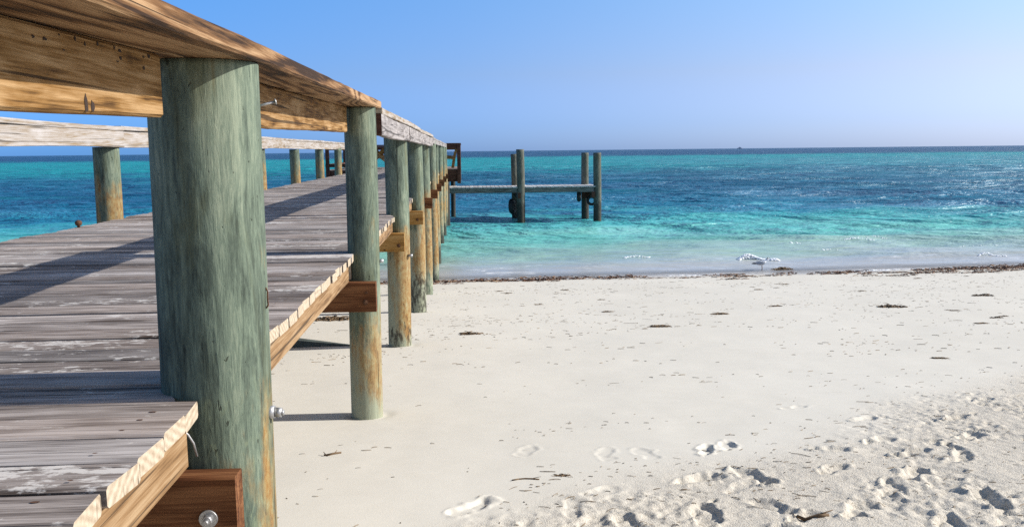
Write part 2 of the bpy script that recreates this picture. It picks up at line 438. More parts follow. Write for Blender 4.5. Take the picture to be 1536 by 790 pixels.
def grid_object(name, X, Y, Z, mat, attrs=None):
    ny, nx = X.shape
    co = np.stack([X, Y, Z], -1).reshape(-1, 3).astype(np.float32)
    i, j = np.meshgrid(np.arange(ny-1), np.arange(nx-1), indexing='ij')
    a = (i*nx+j).reshape(-1); q = np.stack([a, a+1, a+nx+1, a+nx], -1).astype(np.int32)
    me = bpy.data.meshes.new(name)
    me.vertices.add(len(co)); me.vertices.foreach_set('co', co.reshape(-1))
    me.loops.add(q.size); me.loops.foreach_set('vertex_index', q.reshape(-1))
    me.polygons.add(len(q)); me.polygons.foreach_set('loop_start', np.arange(0, q.size, 4, dtype=np.int32))
    me.polygons.foreach_set('use_smooth', np.ones(len(q), dtype=bool))
    if attrs:
        for k, v in attrs.items():
            at = me.attributes.new(k, 'FLOAT', 'POINT'); at.data.foreach_set('value', v.reshape(-1).astype(np.float32))
    me.update(calc_edges=True); me.validate()
    me.materials.append(mat)
    o = bpy.data.objects.new(name, me); C.objects.link(o)
    return o

def sand_mat():
    T = NT('pale_coral_sand')
    co = T.n('ShaderNodeTexCoord').outputs['Object']
    tr = T.n('ShaderNodeAttribute', attribute_name='trampled').outputs['Fac']
    wet = T.n('ShaderNodeAttribute', attribute_name='wet').outputs['Fac']
    n1 = T.noise(co, .55, 4, .6); n2 = T.noise(co, 9., 5, .65); n3 = T.noise(co, 140., 3, .7); n4 = T.noise(co, 420., 2, .7)
    col = T.ramp(T.math('ADD', T.math('MULTIPLY', n1, .6), T.math('MULTIPLY', n2, .4)), [(.35, (.578, .545, .468)), (.65, (.632, .60, .522))])
    col = T.mix(T.math('MULTIPLY', T.smooth(n3, .56, .72), .22), col, (.42, .36, .28))
    col = T.mix(T.math('MULTIPLY', tr, .6), col, (.575, .515, .42))
    sp = T.math('MULTIPLY', T.smooth(n4, .58, .68), T.math('ADD', .06, T.math('MULTIPLY', tr, .55)))
    n5 = T.noise(co, 95., 5, .85)
    col = T.mix(T.math('MULTIPLY', T.smooth(n5, .55, .62), T.math('MULTIPLY', tr, .75)), col, (.27, .22, .15))
    col = T.mix(T.math('MULTIPLY', T.smooth(n5, .44, .36), T.math('MULTIPLY', tr, .35)), col, (.72, .68, .6))
    col = T.mix(sp, col, (.27, .22, .16))
    # sparse broken dark specks and threads left by the tide, drawn out along the shore
    th = T.noise(T.vmul(co, (5., 42., 20.)), 1., 4, .7, 1.)
    lines = T.noise(T.vmul(co, (.35, 1.6, 1.)), 1., 3, .5, .6)
    tm = T.math('MULTIPLY', T.smooth(th, .67, .71), T.smooth(lines, .48, .58))
    col = T.mix(T.math('MULTIPLY', tm, .6), col, (.25, .20, .15))
    col = T.mix(T.math('MULTIPLY', wet, .6), col, (.36, .33, .30))
    h = T.math('ADD', T.math('MULTIPLY', n3, .55), T.math('MULTIPLY', n2, .5))
    bmp = T.bump(h, T.math('ADD', .10, T.math('MULTIPLY', tr, .65)), .014)
    return T.out(T.bsdf(Base_Color=col, Roughness=T.math('SUBTRACT', .92, T.math('MULTIPLY', wet, .5)), Specular_IOR_Level=.2, Normal=bmp))

XS = axis_coords(-.4, 4.2, .0095, -90, 130, 1.045)
YS = axis_coords(2.75, 5.0, .0095, -60, 70, 1.022)
GX, GY = np.meshgrid(XS, YS)
GZ = sand_height(GX, GY)
edge = 3.0+.70*np.maximum(GX-.15, -1.2)+.35*fbm(GX*.9, GY*.9, 3, 21)
TR = 1-sstep(-.45, .45, GY-edge)
SH = GY-.055*(GX+.5)
WET = sstep(16.2, 17.0, SH+.3*fbm(GX*.8, GY*.8, 3, 61))
M['sand'] = sand_mat()
sand = grid_object('sand', GX, GY, GZ, M['sand'], {'trampled': TR, 'wet': WET}); tag(sand, kind='structure')
def ground(x, y):
    """height of the sand mesh at a point"""
    i = min(max(int(np.searchsorted(YS, y)), 1), len(YS)-1); j = min(max(int(np.searchsorted(XS, x)), 1), len(XS)-1)
    ty = (y-YS[i-1])/(YS[i]-YS[i-1]); tx = (x-XS[j-1])/(XS[j]-XS[j-1])
    return float((GZ[i-1, j-1]*(1-tx)+GZ[i-1, j]*tx)*(1-ty)+(GZ[i, j-1]*(1-tx)+GZ[i, j]*tx)*ty)

# ------------------------------------------------------------------ the sea
def sea_mat():
    T = NT('shallow_sea_water')
    geo = T.n('ShaderNodeNewGeometry')
    pos = geo.outputs['Position']
    t = T.n('ShaderNodeAttribute', attribute_name='shore').outputs['Fac']     # log distance from the waterline, 0..1
    d = T.n('ShaderNodeAttribute', attribute_name='offshore').outputs['Fac']  # metres, near part only
    na = T.noise(T.vmul(pos, (.035, .06, 1.)), 1., 5, .6, .6)
    nb = T.noise(T.vmul(pos, (.16, .34, 1.)), 1., 4, .6, .4)
    nn = T.math('ADD', T.math('MULTIPLY', T.math('SUBTRACT', na, .5), .13), T.math('MULTIPLY', T.math('SUBTRACT', nb, .5), .13))
    tt = T.math('ADD', t, nn)
    S = lambda dist: math.log(1+dist)/math.log(4001)
    col = T.ramp(tt, [(S(0.0), (.41, .39, .37)), (S(1.8), (.37, .385, .37)), (S(4.3), (.25, .415, .355)), (S(8.), (.12, .42, .375)),
                      (S(12.5), (.045, .345, .365)), (S(17.5), (.008, .16, .265)), (S(40.), (.003, .092, .185)), (S(80.), (.003, .115, .19)), (S(115.), (.002, .255, .28)),
                      (S(300.), (.002, .265, .29)), (S(370.), (.003, .062, .145)), (S(3000.), (.004, .062, .145))])
    # seagrass patches and clear sandy patches within the dark band
    pt = T.noise(T.vmul(pos, (.07, .16, 1.)), 1., 5, .65, .8)
    mid = T.math('MULTIPLY', T.smooth(t, S(13), S(22)), T.smooth(t, S(330), S(150)))
    col = T.mix(T.math('MULTIPLY', T.math('MULTIPLY', T.smooth(pt, .52, .68), mid), .55), col, (.015, .20, .25))
    # sunward glitter and haze painted as a lighter sea colour towards the right
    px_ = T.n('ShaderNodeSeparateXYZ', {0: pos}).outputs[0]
    glare = T.smooth(T.math('ADD', px_, T.math('MULTIPLY', T.math('SUBTRACT', na, .5), 60.)), 5., 62.)
    col = T.mix(T.math('MULTIPLY', T.math('MULTIPLY', glare, mid), .6), col, (.045, .22, .30))
    col = T.mix(T.math('MULTIPLY', T.math('MULTIPLY', T.smooth(pt, .45, .32), mid), .45), col, (.008, .050, .12))
    # wavelets: several sizes of bump
    w1 = T.noise(T.vmul(pos, (1.1, 2.6, 1.)), 1., 4, .6, .5)
    w2 = T.noise(T.vmul(pos, (5., 11., 1.)), 1., 3, .6, .4)
    w3 = T.noise(T.vmul(pos, (.25, .75, 1.)), 1., 4, .62, .5)
    near = T.smooth(t, S(30), S(4))
    wf = T.noise(T.vmul(pos, (.085, .17, 1.)), 1., 7, .56, .5)
    hh = T.math('ADD', T.math('MULTIPLY', w1, .17), T.math('ADD', T.math('MULTIPLY', w2, .02), T.math('MULTIPLY', w3, .45)))
    hh = T.math('ADD', hh, T.math('MULTIPLY', wf, 6.5))
    calm = T.smooth(t, S(1.), S(24))
    calm = T.math('ADD', .12, T.math('MULTIPLY', calm, .88))
    nrm = T.bump(hh, calm, .8)
    nrm_soft = T.bump(hh, calm, .6)
    diff = T.n('ShaderNodeBsdfDiffuse', {'Color': col, 'Normal': nrm_soft}).outputs[0]
    # reflection: the effective fresnel of a rippled surface
    fr = T.n('ShaderNodeFresnel', {'IOR': 1.33, 'Normal': nrm}).outputs[0]
    fr = T.math('MINIMUM', T.math('MULTIPLY', fr, .75), .46)
    gl = T.n('ShaderNodeBsdfGlossy', {'Color': (1, 1, 1, 1), 'Roughness': .30, 'Normal': nrm}).outputs[0]
    water = T.n('ShaderNodeMixShader', {0: fr, 1: diff, 2: gl}).outputs[0]
    # foam: thin lace near the waterline
    f1 = T.noise(T.vmul(pos, (1.3, 3.6, 1.)), 1., 6, .72, 1.2)
    f2 = T.noise(T.vmul(pos, (.22, .5, 1.)), 1., 3, .5)
    lace = T.math('MULTIPLY', T.smooth(f1, .56, .64), T.smooth(d, 4.6, 1.5))
    lace = T.math('MULTIPLY', lace, T.smooth(f2, .38, .62))
    rim = T.math('MULTIPLY', T.smooth(d, .55, .08), T.smooth(f1, .46, .58))
    fo = T.math('MAXIMUM', T.math('MULTIPLY', lace, .55), T.math('MULTIPLY', rim, .85))
    foam = T.n('ShaderNodeBsdfDiffuse', {'Color': (.82, .84, .86, 1)}).outputs[0]
    water = T.n('ShaderNodeMixShader', {0: fo, 1: water, 2: foam}).outputs[0]
    # thin water at the very edge lets the sand show
    a = T.math('ADD', T.smooth(d, -.1, 1.6), .25, clamp=True)
    tr = T.n('ShaderNodeBsdfTransparent').outputs[0]
    return T.out(T.n('ShaderNodeMixShader', {0: a, 1: tr, 2: water}).outputs[0])

ys = [16.2]
while ys[-1] < 140: ys.append(ys[-1]+max(.05, .0042*(ys[-1]-2)))
while ys[-1] < 30000: ys.append(ys[-1]*1.06)
ys = np.array(ys); sx = np.linspace(-1.35, 1.35, 640)
WX = np.outer(11+.62*ys, sx)+np.outer(.0*ys, sx); WY = np.repeat(ys[:, None], len(sx), 1)
OFF = WY-.055*(np.clip(WX, -60, 60)+.5)-17.0
def waves(X, Y, off):
    z = 0
    amp = sstep(-.2, 5, off)
    q = Y+1.2*fbm(X*.10, Y*.10, 3, 101)*2.2
    # low shore swells
    z = z+.05*np.sin(q*2*np.pi/5.2)*sstep(1, 6, off)*(1-sstep(40, 120, off))*(.5+.5*fbm(X*.15, Y*.2, 2, 111))
    for k, (lam, a, s) in enumerate(((3.4, .085, 1), (1.5, .048, 2), (.7, .020, 3))):
        n = 1-np.abs(fbm(X/lam*.42+k*7, Y/lam+.25*X/lam, 2, 120+k*10))*2.2
        z = z+a*n*amp*np.exp(-(Y/(260/(k+1)))**2)
    z = z+.10*(1-2*np.abs(fbm(X*.09, Y*.24, 3, 151)))*sstep(8, 30, off)*np.exp(-(Y/500)**2)
    # two curling crests in the wash
    for (cy, h, w, sd) in ((2.3, .10, .26, 5), (4.3, .09, .42, 9), (6.6, .05, .5, 13)):
        c = off-cy-.55*fbm(X*.16+sd, X*.02, 3, 160+sd)
        m = np.clip(.35+.9*fbm(X*.12+sd*3, X*.0, 2, 170+sd), 0, 1)
        z = z+h*m*np.exp(-np.where(c > 0, c/(w*2.2), c/(w*.55))**2)
    return z
WZ = waves(WX, WY, OFF)
SHT = np.log1p(np.clip(OFF, 0, None))/math.log(4001)
WZ = WZ*(WY < 3000)
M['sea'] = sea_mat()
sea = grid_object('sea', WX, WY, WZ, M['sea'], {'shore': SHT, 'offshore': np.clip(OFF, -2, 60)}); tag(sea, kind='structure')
def sea_z(x, y):
    return float(waves(np.array([x]), np.array([y]), np.array([y-.055*(x+.5)-17.0]))[0])

# ------------------------------------------------------------------ the pier
pier = empty('pier', (-1.85, 14, DECK-1.2), 'long weathered wooden pier on round green posts running from the sand out over the water', 'pier')
Y1 = 2.18
YP = [-.94, Y1]+[2.06+3*i for i in range(1, 10)]      # post rows
right = {   # x, r_foot, r_top
 0: (-.60, .125, .12), 1: (-.630, .136, .129), 2: (-.590, .094, .091), 3: (-.617, .108, .105), 4: (-.604, .105, .098),
 5: (-.625, .098, .096), 6: (-.610, .096, .091), 7: (-.640, .092, .085), 8: (-.630, .098, .093), 9: (-.62, .1, .095), 10: (-.62, .1, .095)}
postspec = {
 1: dict(stain=(.9, 1.93, .62), black=None, salt=None),
 2: dict(stain=(1.12, 1.66, 1.1), black=(.80, 1.02, .72, 1), salt=(.65, 1.62, .80, 1)),
 3: dict(stain=(.92, 1.92, 1.25), black=(.70, 1.12, .58, 1), salt=(.4, 1.75, .78, 1)),
 4: dict(stain=(.95, 2.02, .85), black=(.45, 1.15, .60, 1), salt=(.2, 1.7, .85, 1)),
 5: dict(stain=(.6, 2.1, .9), black=(.1, .45, .4, 1), salt=(.2, 1.8, .62, 1)),
 6: dict(stain=(.3, 2.3, .8), black=(-.3, .2, .8, 1), salt=(.1, 1.9, .62, 1)),
 7: dict(stain=(.5, 2.2, .7), black=(-.5, .5, .8, 1), salt=(.4, 1.8, .62, 1)),
}
def cap_z(y): return 2.789+.0125*(max(2.06, min(y, 5.6))-2.06)-(.004*max(0, y-5.6))-.024*max(0, 2.06-max(y, .5))
R_POSTS = []
for i, y in enumerate(YP):
    x, r0, r1 = right[i]
    zb = float(sand_z(np.array(x), np.array(y)))-.35
    ztop = cap_z(y)-.004 if i <= 2 else 2.795-.003*(y-8)
    sp = postspec.get(i, postspec[7]) if i else {}
    hi = i in (1, 2, 3)
    p = make_post('post', pier, x, y, zb, ztop, r0, r1, nth=128 if hi else 48, nz=150 if hi else 60, seed=i+1, **sp)
    R_POSTS.append(p)
    xl = -3.16-.004*y
    spl = dict(stain=(1.55, 2.5, .85), black=None, salt=(.5, 1.8, .4)) if i != 3 else dict(stain=(1.8, 2.42, .95), salt=(.5, 1.8, .4))
    make_post('post', pier, xl, y-.05, zb, 2.64 if y < 20 else 2.68, .115 if i < 4 else .1, .11 if i < 4 else .094, nth=40, nz=60, seed=i+31, **spl)

# deck: single boards laid across, one mesh
mb = MB(); nails = []
rows = []
y = 2.036
while y > -1.6:                                  # boards towards the land, from the near side of the first post
    w = .130+random.uniform(-.004, .004); rows.append((y-w, w)); y -= w+random.uniform(.011, .019)
y = 2.036+.016
while y < 29.35:
    w = .130+random.uniform(-.004, .004); rows.append((y, w)); y += w+random.uniform(.011, .019)
for (y, w) in rows:
    xr = -.628+random.uniform(-.006, .006); xl = -3.12+random.uniform(-.012, .012)-.006*max(0, y-6)
    tilt = random.uniform(-.012, .012)
    for i, py in enumerate(YP):
        px, r0, r1 = right[i]
        rc_ = r0+.006
        e = [px-math.sqrt(rc_**2-(q-py)**2) if abs(q-py) < rc_ else None for q in (y, y+w)]
        if e[0] is not None or e[1] is not None or (y < py < y+w):
            m_ = [(-.628 if q is None else min(q, -.628)) for q in e]
            xr = (m_[0]+m_[1])/2-.004; tilt = m_[1]-m_[0]
    zc = random.uniform(-.005, .004)
    plank(mb, 0, xl, xr, y, y+w, DECK-.040+zc, DECK+zc, r=.006, seg=10 if y < 12 else 4, jit=.0016, endshift=(0, tilt))
    for nx in (-.72, -1.9, -3.02):
        for ny in (.28, .72): nails.append((nx+random.uniform(-.02, .02), y+w*ny+random.uniform(-.008, .008), DECK+zc))
for (nx, ny, nz) in nails:
    if ny > 9 or random.random() < .3: continue
    r = random.uniform(.0025, .0045); a0 = random.random()
    V = [(nx+r*2.0*math.cos(t*math.pi/4+a0)*random.uniform(.7, 1.3), ny+r*math.sin(t*math.pi/4+a0), nz+.0032) for t in range(8)]
    mb.add(V, [tuple(range(8))], 2)
deck = mb.build('deck', [M['deck'], M['end'], M['rust']], pier)

# stringers under the deck
for xs_ in (-.675, -1.9, -3.05):
    for a, b in ((-1.6, 1.985), (2.34, 4.87), (4.97, 14.0), (14.01, 29.3)):
        mb = MB(); plank(mb, 1, a, b, xs_-.022, xs_+.022, DECK-.150, DECK-.046, r=.004, seg=12, jit=.001)
        mb.build('stringer', [M['stringer'], M['end']], pier)

# cross beams bolted to the near side of each row of posts
for i, y in enumerate(YP):
    px, r0, _ = right[i]
    yb = y-r0-.026
    xe = {1: -.545, 2: -.507, 3: -.545, 4: -.512}.get(i, -.50)
    m_ = M['beam_rust'] if i in (3, 4) else M['beam']
    dz_ = .017 if i == 1 else 0
    mb = MB(); plank(mb, 0, -3.34, xe, yb-.042, yb+.022, DECK-.328-dz_, DECK-.158-dz_, r=.006, seg=10, jit=.0015)
    be = mb.build('cross_beam', [m_, m_], pier)
    if 1 <= i <= 5:
        bx = px+(.020 if i == 1 else .022)
        bz = DECK-.272 if i == 1 else DECK-.27
        mb = MB()
        tube(mb, [(bx, yb-.0415, bz), (bx, yb-.0465, bz)], .0215 if i == 1 else .016, 20)
        w_ = mb.build('washer', M['steel'] if i == 1 else M['rust'], be)
        mb = MB(); tube(mb, [(bx, yb-.0465, bz), (bx, yb-.061, bz)], .0125, 6, cap=True); tube(mb, [(bx, yb-.061, bz), (bx, yb-.072, bz)], .0065, 10)
        mb.build('bolt', M['steel'] if i == 1 else M['rust'], be)
    if i == 2:
        mb = MB(); tube(mb, [(px+.03, yb-.0415, DECK-.215), (px+.03, yb-.046, DECK-.215)], .008, 12); mb.build('bolt', M['rust'], be)

# side bolt, hook and nail on the two nearest posts
p1 = R_POSTS[1]; x1, r1_, _ = right[1]
mb = MB()
tube(mb, [(x1+r1_-.02, Y1, 1.915), (x1+r1_+.003, Y1, 1.915)], .0165, 20)
mb.build('washer', M['steel'], p1)
mb = MB(); tube(mb, [(x1+r1_+.003, Y1, 1.915), (x1+r1_+.020, Y1, 1.913)], .0135, 6); tube(mb, [(x1+r1_+.020, Y1, 1.913), (x1+r1_+.026, Y1, 1.913)], .007, 10)
mb.build('bolt', M['steel'], p1)
mb = MB(); tube(mb, [(x1+r1_-.014, Y1, 2.233), (x1+r1_-.004, Y1-.005, 2.236), (x1+r1_+.001, Y1-.01, 2.228), (x1+r1_+.0, Y1-.01, 2.212), (x1+r1_+.001, Y1-.01, 2.194), (x1+r1_-.004, Y1-.01, 2.186)], .0022, 8)
mb.build('hook', M['rust'], p1)
mb = MB(); tube(mb, [(x1+.105, Y1+.04, 2.682), (x1+.164, Y1+.045, 2.697)], .0030, 8); tube(mb, [(x1+.164, Y1+.045, 2.697), (x1+.167, Y1+.046, 2.698)], .0072, 12)
mb.build('nail', M['steel'], p1)
x2, r2_, _ = right[2]
mb = MB(); tube(mb, [(x2+r2_-.01, 5.06, 1.94), (x2+r2_+.022, 5.06, 1.94)], .012, 6); mb.build('bolt', M['steel'], R_POSTS[2])
mb = MB(); tube(mb, [(-.668, 1.99, 1.935), (-.655, 2.002, 1.92), (-.646, 2.012, 1.895), (-.642, 2.02, 1.86)], .0028, 8); mb.build('strap', M['steel'], deck)
x3, r3_, _ = right[3]
mb = MB(); tube(mb, [(x3+r3_-.01, 8.0, 1.62), (x3+r3_+.03, 8.0, 1.62)], .014, 6); mb.build('bolt', M['steel'], R_POSTS[3])

# right handrail: near section (brown), wide cap on top and boards set between the posts
def rail_board(name, x0, x1, y0, y1, z0, z1, mats, zf=None, seg=16, jit=.002, r=.004):
    mb = MB(); plank(mb, 1, y0, y1, x0, x1, z0, z1, r=r, seg=seg, jit=jit, zf=zf)
    return mb.build(name, mats, pier)
zfn = lambda y: cap_z(y)
rail_board('rail_cap', -.775, -.480, -1.5, 5.30, 0, .043, [M['rail_brown'], M['end']], zfn, 60, .002, .006)
rail_board('rail_board', -.688, -.648, -.80, 1.945, -.137, -.003, [M['rail_warm'], M['end']], zfn, 30, .0008, .006)
rail_board('rail_board', -.686, -.646, 2.32, 4.962, -.146, -.003, [M['rail_warm'], M['end']], zfn, 30, .002, .006)
nb_ = [o for o in bpy.data.objects if o.name == 'rail_board'][0]
rk = random.Random(4); M['knot'] = plain('dark_knot_wood', (.028, .014, .008), .9, 0, .3, 60.)
def chip(y, z, w, h, x=-.6465):
    mb = MB(); n = 12; z += zfn(y)
    V = [(x, y+w*math.cos(2*math.pi*k/n)*rk.uniform(.6, 1.2), z+h*math.sin(2*math.pi*k/n)*rk.uniform(.6, 1.2)) for k in range(n)]+[(x+.0004, y, z)]
    mb.add(V, [(k, (k+1) % n, n) for k in range(n)]); mb.build('knot', M['knot'], nb_)
chip(1.556, -.119, .0085, .017); chip(1.583, -.123, .007, .012)
for _ in range(14): chip(rk.uniform(1.36, 1.9), -.012-.03*rk.random()**2, rk.uniform(.003, .009), rk.uniform(.0012, .0045))
# far section: grey boards nailed outside the posts under a thin cap
for a, b in ((5.31, 8.06), (8.07, 11.04), (11.05, 14.15)):
    rail_board('rail_board', -.522, -.482, a, b, -.175, -.044, [M['rail_grey'], M['platform']], lambda y: 2.842-.001*(y-5), 14, .004)  # dark end colour stands in for shade on the camera-facing ends
for a, b in ((5.31, 10.0), (10.01, 14.3)):
    rail_board('rail_cap', -.74, -.476, a, b, -.040, 0, [M['rail_white'], M['end']], lambda y: 2.842-.001*(y-5), 18, .004)
for a, b in ((14.31, 20.0), (20.01, 29.4)):
    rail_board('rail_cap', -.78, -.53, a, b, -.040, 0, [M['rail_grey'], M['end']], lambda y: 2.832-.001*(y-14), 18, .003)
    rail_board('rail_board', -.55, -.53, a, b, -.12, -.043, [M['rail_grey'], M['end']], lambda y: 2.832-.001*(y-14), 18, .003)
# left handrail, bleached
ld = lambda y: -.0055*(y-6)
ends = [-1.5, 2.3, 5.2, 8.1, 14.05, 20.1, 29.4]
for a, b in zip(ends, ends[1:]):
    mid = (a+b)/2; dx = -.010*max(0, mid-8)
    rail_board('rail_board', -3.095+dx, -3.055+dx, a+.004, b-.004, -.148, -.003, [M['rail_white'], M['end']], lambda y: 2.785+.001*(y-7), 14, .004)
    rail_board('rail_cap', -3.30+dx, -3.048+dx, a+.004, b-.004, 0, .038, [M['rail_white'], M['end']], lambda y: 2.785+.001*(y-7), 14, .004)

# small rusty knob on the left edge of the deck
mb = MB()
tube(mb, [(-3.10, 7.15, DECK-.02), (-3.10, 7.15, DECK+.012), (-3.10, 7.15, DECK+.02), (-3.10, 7.15, DECK+.04), (-3.10, 7.15, DECK+.052), (-3.10, 7.15, DECK+.058)], [.012, .012, .024, .028, .02, .006], 14)
knob = mb.build('deck_knob', M['rust'], pier)

# ------------------------------------------------------------------ platform at the end of the pier
PX0, PX1, PY0, PY1 = -4.55, -.09, 29.42, 33.6
plat = empty('viewing_platform', ((PX0+PX1)/2, (PY0+PY1)/2, DECK), 'dark brown railed platform at the far end of the pier above the low dock', 'platform')
mb = MB(); y = PY0+.03
while y < PY1: plank(mb, 0, PX0, PX1, y, y+.135, DECK-.038, DECK+random.uniform(-.003, .003), r=.004, seg=3); y += .146
mb.build('deck', [M['deck'], M['end']], plat)
for nm, a in (('front', (0, PX0+.02, PX1-.02, PY0-.02, PY0+.025)), ('back', (0, PX0+.02, PX1-.02, PY1, PY1+.045)), ('right', (1, PY0+.03, PY1, PX1-.07, PX1-.02)), ('left', (1, PY0+.03, PY1, PX0+.02, PX0+.07))):
    mb = MB(); plank(mb, *a, 1.56, DECK-.045, r=.006, seg=4); mb.build('fascia', [M['platform'], M['platform']], plat)
pposts = [(PX1-.045, PY0-.05), (PX1-.045, PY0+2.1), (PX1-.045, PY1+.1), (PX0+.045, PY0-.05), (PX0+.045, PY0+2.1), (PX0+.045, PY1+.1), (-3.35, PY0-.05), (-2.2, PY1+.1)]
for (px, py) in pposts:
    mb = MB(); plank(mb, 2, 1.50, 2.80, px-.06, px+.06, py-.045, py+.045, r=.005, seg=4, jit=.001); mb.build('rail_post', [M['platform'], M['platform']], plat)
zt = 2.80
for a in ((0, -.72, PX1+.03, PY0-.09, PY0+.0), (0, PX0-.03, -3.30, PY0-.09, PY0+.0), (0, PX0-.03, PX1+.03, PY1+.05, PY1+.15), (1, PY0+.0, PY1+.05, PX1-.11, PX1+.03), (1, PY0+.0, PY1+.05, PX0-.03, PX0+.11)):
    mb = MB(); plank(mb, *a, zt, zt+.045, r=.005, seg=4); mb.build('top_rail', [M['platform'], M['platform']], plat)
    aa = list(a)
    if a[0] == 0: aa[3] += .025; aa[4] -= .025; aa[1] += .05; aa[2] -= .05
    else: aa[3] += .05; aa[4] -= .05
    mb = MB(); plank(mb, *aa, zt-.15, zt-.003, r=.004, seg=4); mb.build('rail_board', [M['platform'], M['platform']], plat)
for a in ((0, PX0-.03, -3.34, PY0-.05, PY0-.01), (1, PY0+.05, PY1, PX0+.02, PX0+.06)):
    mb = MB(); plank(mb, *a, DECK+.09, DECK+.20, r=.004, seg=4); mb.build('low_rail', [M['platform'], M['platform']], plat)
for j, (px, py) in enumerate(((-.55, 29.36), (PX0+.2, 29.36), (-.4, PY1-.1), (PX0+.2, PY1-.1), (-2.4, PY1-.1))):
    make_post('pile', plat, px, py, -2.2, 1.56, .09, .088, nth=32, nz=40, seed=60+j, black=(-1, 1.6, .85, 1), salt=None, mat='pile')  # dark tone over the whole pile puts the platform's shade into its colour

# bench on the platform, back to the right hand railing
def build_bench(loc, label):
    b = empty('bench', loc, label, 'bench'); x, y, z = loc     # seat faces -X, long axis along Y
    for s in (-.62, .62):
        mb = MB(); bar(mb, (x-.30, y+s, z), (x-.30, y+s, z+.63), .045, .09, (1, 0, 0)); mb.build('leg', M['bench'], b)
        mb = MB(); bar(mb, (x+.10, y+s, z), (x+.17, y+s, z+.43), .045, .09, (1, 0, 0)); bar(mb, (x+.165, y+s+.002, z+.40), (x+.30, y+s+.002, z+.82), .045, .085, (1, 0, 0)); mb.build('leg', M['bench'], b)
        mb = MB(); bar(mb, (x-.38, y+s, z+.645), (x+.26, y+s, z+.645), .10, .035); mb.build('armrest', M['bench'], b)
        mb = MB(); bar(mb, (x-.27, y+s, z+.37), (x+.16, y+s, z+.35), .04, .10); mb.build('side_rail', M['bench'], b)
    mb = MB()
    for q in range(5): bar(mb, (x-.29+q*.097, y-.66, z+.435-.008*q), (x-.29+q*.097, y+.66, z+.435-.008*q), .085, .03)
    mb.build('seat', M['bench'], b)
    mb = MB()
    for q in range(4): bar(mb, (x+.165+q*.033, y-.68, z+.52+q*.095), (x+.165+q*.033, y+.68, z+.52+q*.095), .03, .078)
    mb.build('backrest', M['bench'], b)
    return b
build_bench((-.46, 30.75, DECK+.004), 'brown wooden bench with sloping back and armrests at the right railing of the far platform')

# picnic table with crossed legs
pt = empty('picnic_table', (-2.95, 31.2, DECK+.004), 'brown picnic table with crossed legs standing on the far platform', 'table')
x, y, z = pt.location
mb = MB()
for q in range(5): bar(mb, (x-.30+q*.15, y-.8, z+.75), (x-.30+q*.15, y+.8, z+.75), .138, .04)
mb.build('tabletop', M['platform'], pt)
for s in (-1, 1):
    mb = MB()
    for q in range(2): bar(mb, (x+s*(.62+q*.14), y-.8, z+.44), (x+s*(.62+q*.14), y+.8, z+.44), .13, .04)
    mb.build('seat', M['bench'], pt)
    mb = MB()
    bar(mb, (x-.55, y+s*.6, z), (x+.28, y+s*.6, z+.73), .045, .09, (0, 0, 1)); bar(mb, (x+.55, y+s*.645, z), (x-.28, y+s*.645, z+.73), .045, .09, (0, 0, 1))
    bar(mb, (x-.75, y+s*.69, z+.40), (x+.75, y+s*.69, z+.40), .04, .09); mb.build('trestle', M['bench'], pt)

# ------------------------------------------------------------------ low boat dock
dock = empty('boat_dock', (2.1, 31.4, 0), 'low narrow wooden boat dock on four tall grey piles reaching right from the pier', 'dock')
mb = MB(); x = -.52
while x < 4.60: plank(mb, 1, 30.55, 32.15, x, x+.138, 1.27, 1.31+random.uniform(-.003, .003), r=.004, seg=3); x += .15
mb.build('deck', [M['dock_deck'], M['dock_deck']], dock)
for y in (30.62, 31.35, 32.08):
    mb = MB(); plank(mb, 0, -.52, 4.62, y-.03, y+.03, 1.10, 1.265, r=.004, seg=6, jit=.002); mb.build('stringer', [M['dock'], M['dock']], dock)
pl = [(2.06, 30.62, 2.616, .145), (1.93, 32.0, 2.451, .13), (4.75, 30.66, 2.472, .145), (4.50, 32.0, 2.473, .14)]
for j, (px, py, pz, pr) in enumerate(pl):
    make_post('pile', dock, px, py, -2.4, pz, pr, pr*.96, nth=40, nz=60, seed=80+j, lean=(-.05 if j < 2 else .0, 0), black=(-1, .85 if j % 2 == 0 else .95, .75, 1), salt=None, mat='pile')
for x in (1.96, 4.58):
    mb = MB(); plank(mb, 1, 30.45, 32.2, x-.05, x+.05, .90, 1.095, r=.005, seg=4); mb.build('cross_beam', [M['platform'], M['platform']], dock)
for x in (4.28,):
    mb = MB(); plank(mb, 0, 4.28, 4.72, 31.20, 31.26, .84, 1.095, r=.005, seg=4); mb.build('brace', [M['platform'], M['platform']], dock)

def tyre(loc, axis, R0, r0, label, rope_top):
    nu, nv = 40, 16; V = []; F = []
    ax = Vector(axis).normalized(); e1 = Vector((0, 0, 1)); e1 = (e1-ax*e1.dot(ax)).normalized(); e2 = ax.cross(e1); c = Vector(loc)
    for i in range(nu):
        a = 2*math.pi*i/nu; d = e1*math.cos(a)+e2*math.sin(a)
        for j in range(nv):
            b = 2*math.pi*j/nv
            rr = r0*(1+.12*(abs(math.cos(b))**4)); tread = .012*(1 if i % 2 else -1) if math.cos(b) > .75 else 0
            V.append(c+d*(R0+rr*.85*math.cos(b)+tread)+ax*(rr*1.2*math.sin(b)))
    for i in range(nu):
        for j in range(nv): F.append((i*nv+j, ((i+1) % nu)*nv+j, ((i+1) % nu)*nv+(j+1) % nv, i*nv+(j+1) % nv))
    mb = MB(); mb.add(V, F, 0, True); o = mb.build('tyre', M['rubber'], None, loc); tag(o, label, 'tyre', 'tyre fenders hanging from the low dock')
    mb = MB(); top = c+e1*(R0-r0*.3); tube(mb, [top+ax*.0, top+e1*(r0*1.5)+ax*.05, Vector(rope_top)], .014, 8); mb.build('rope', M['rope'], o)
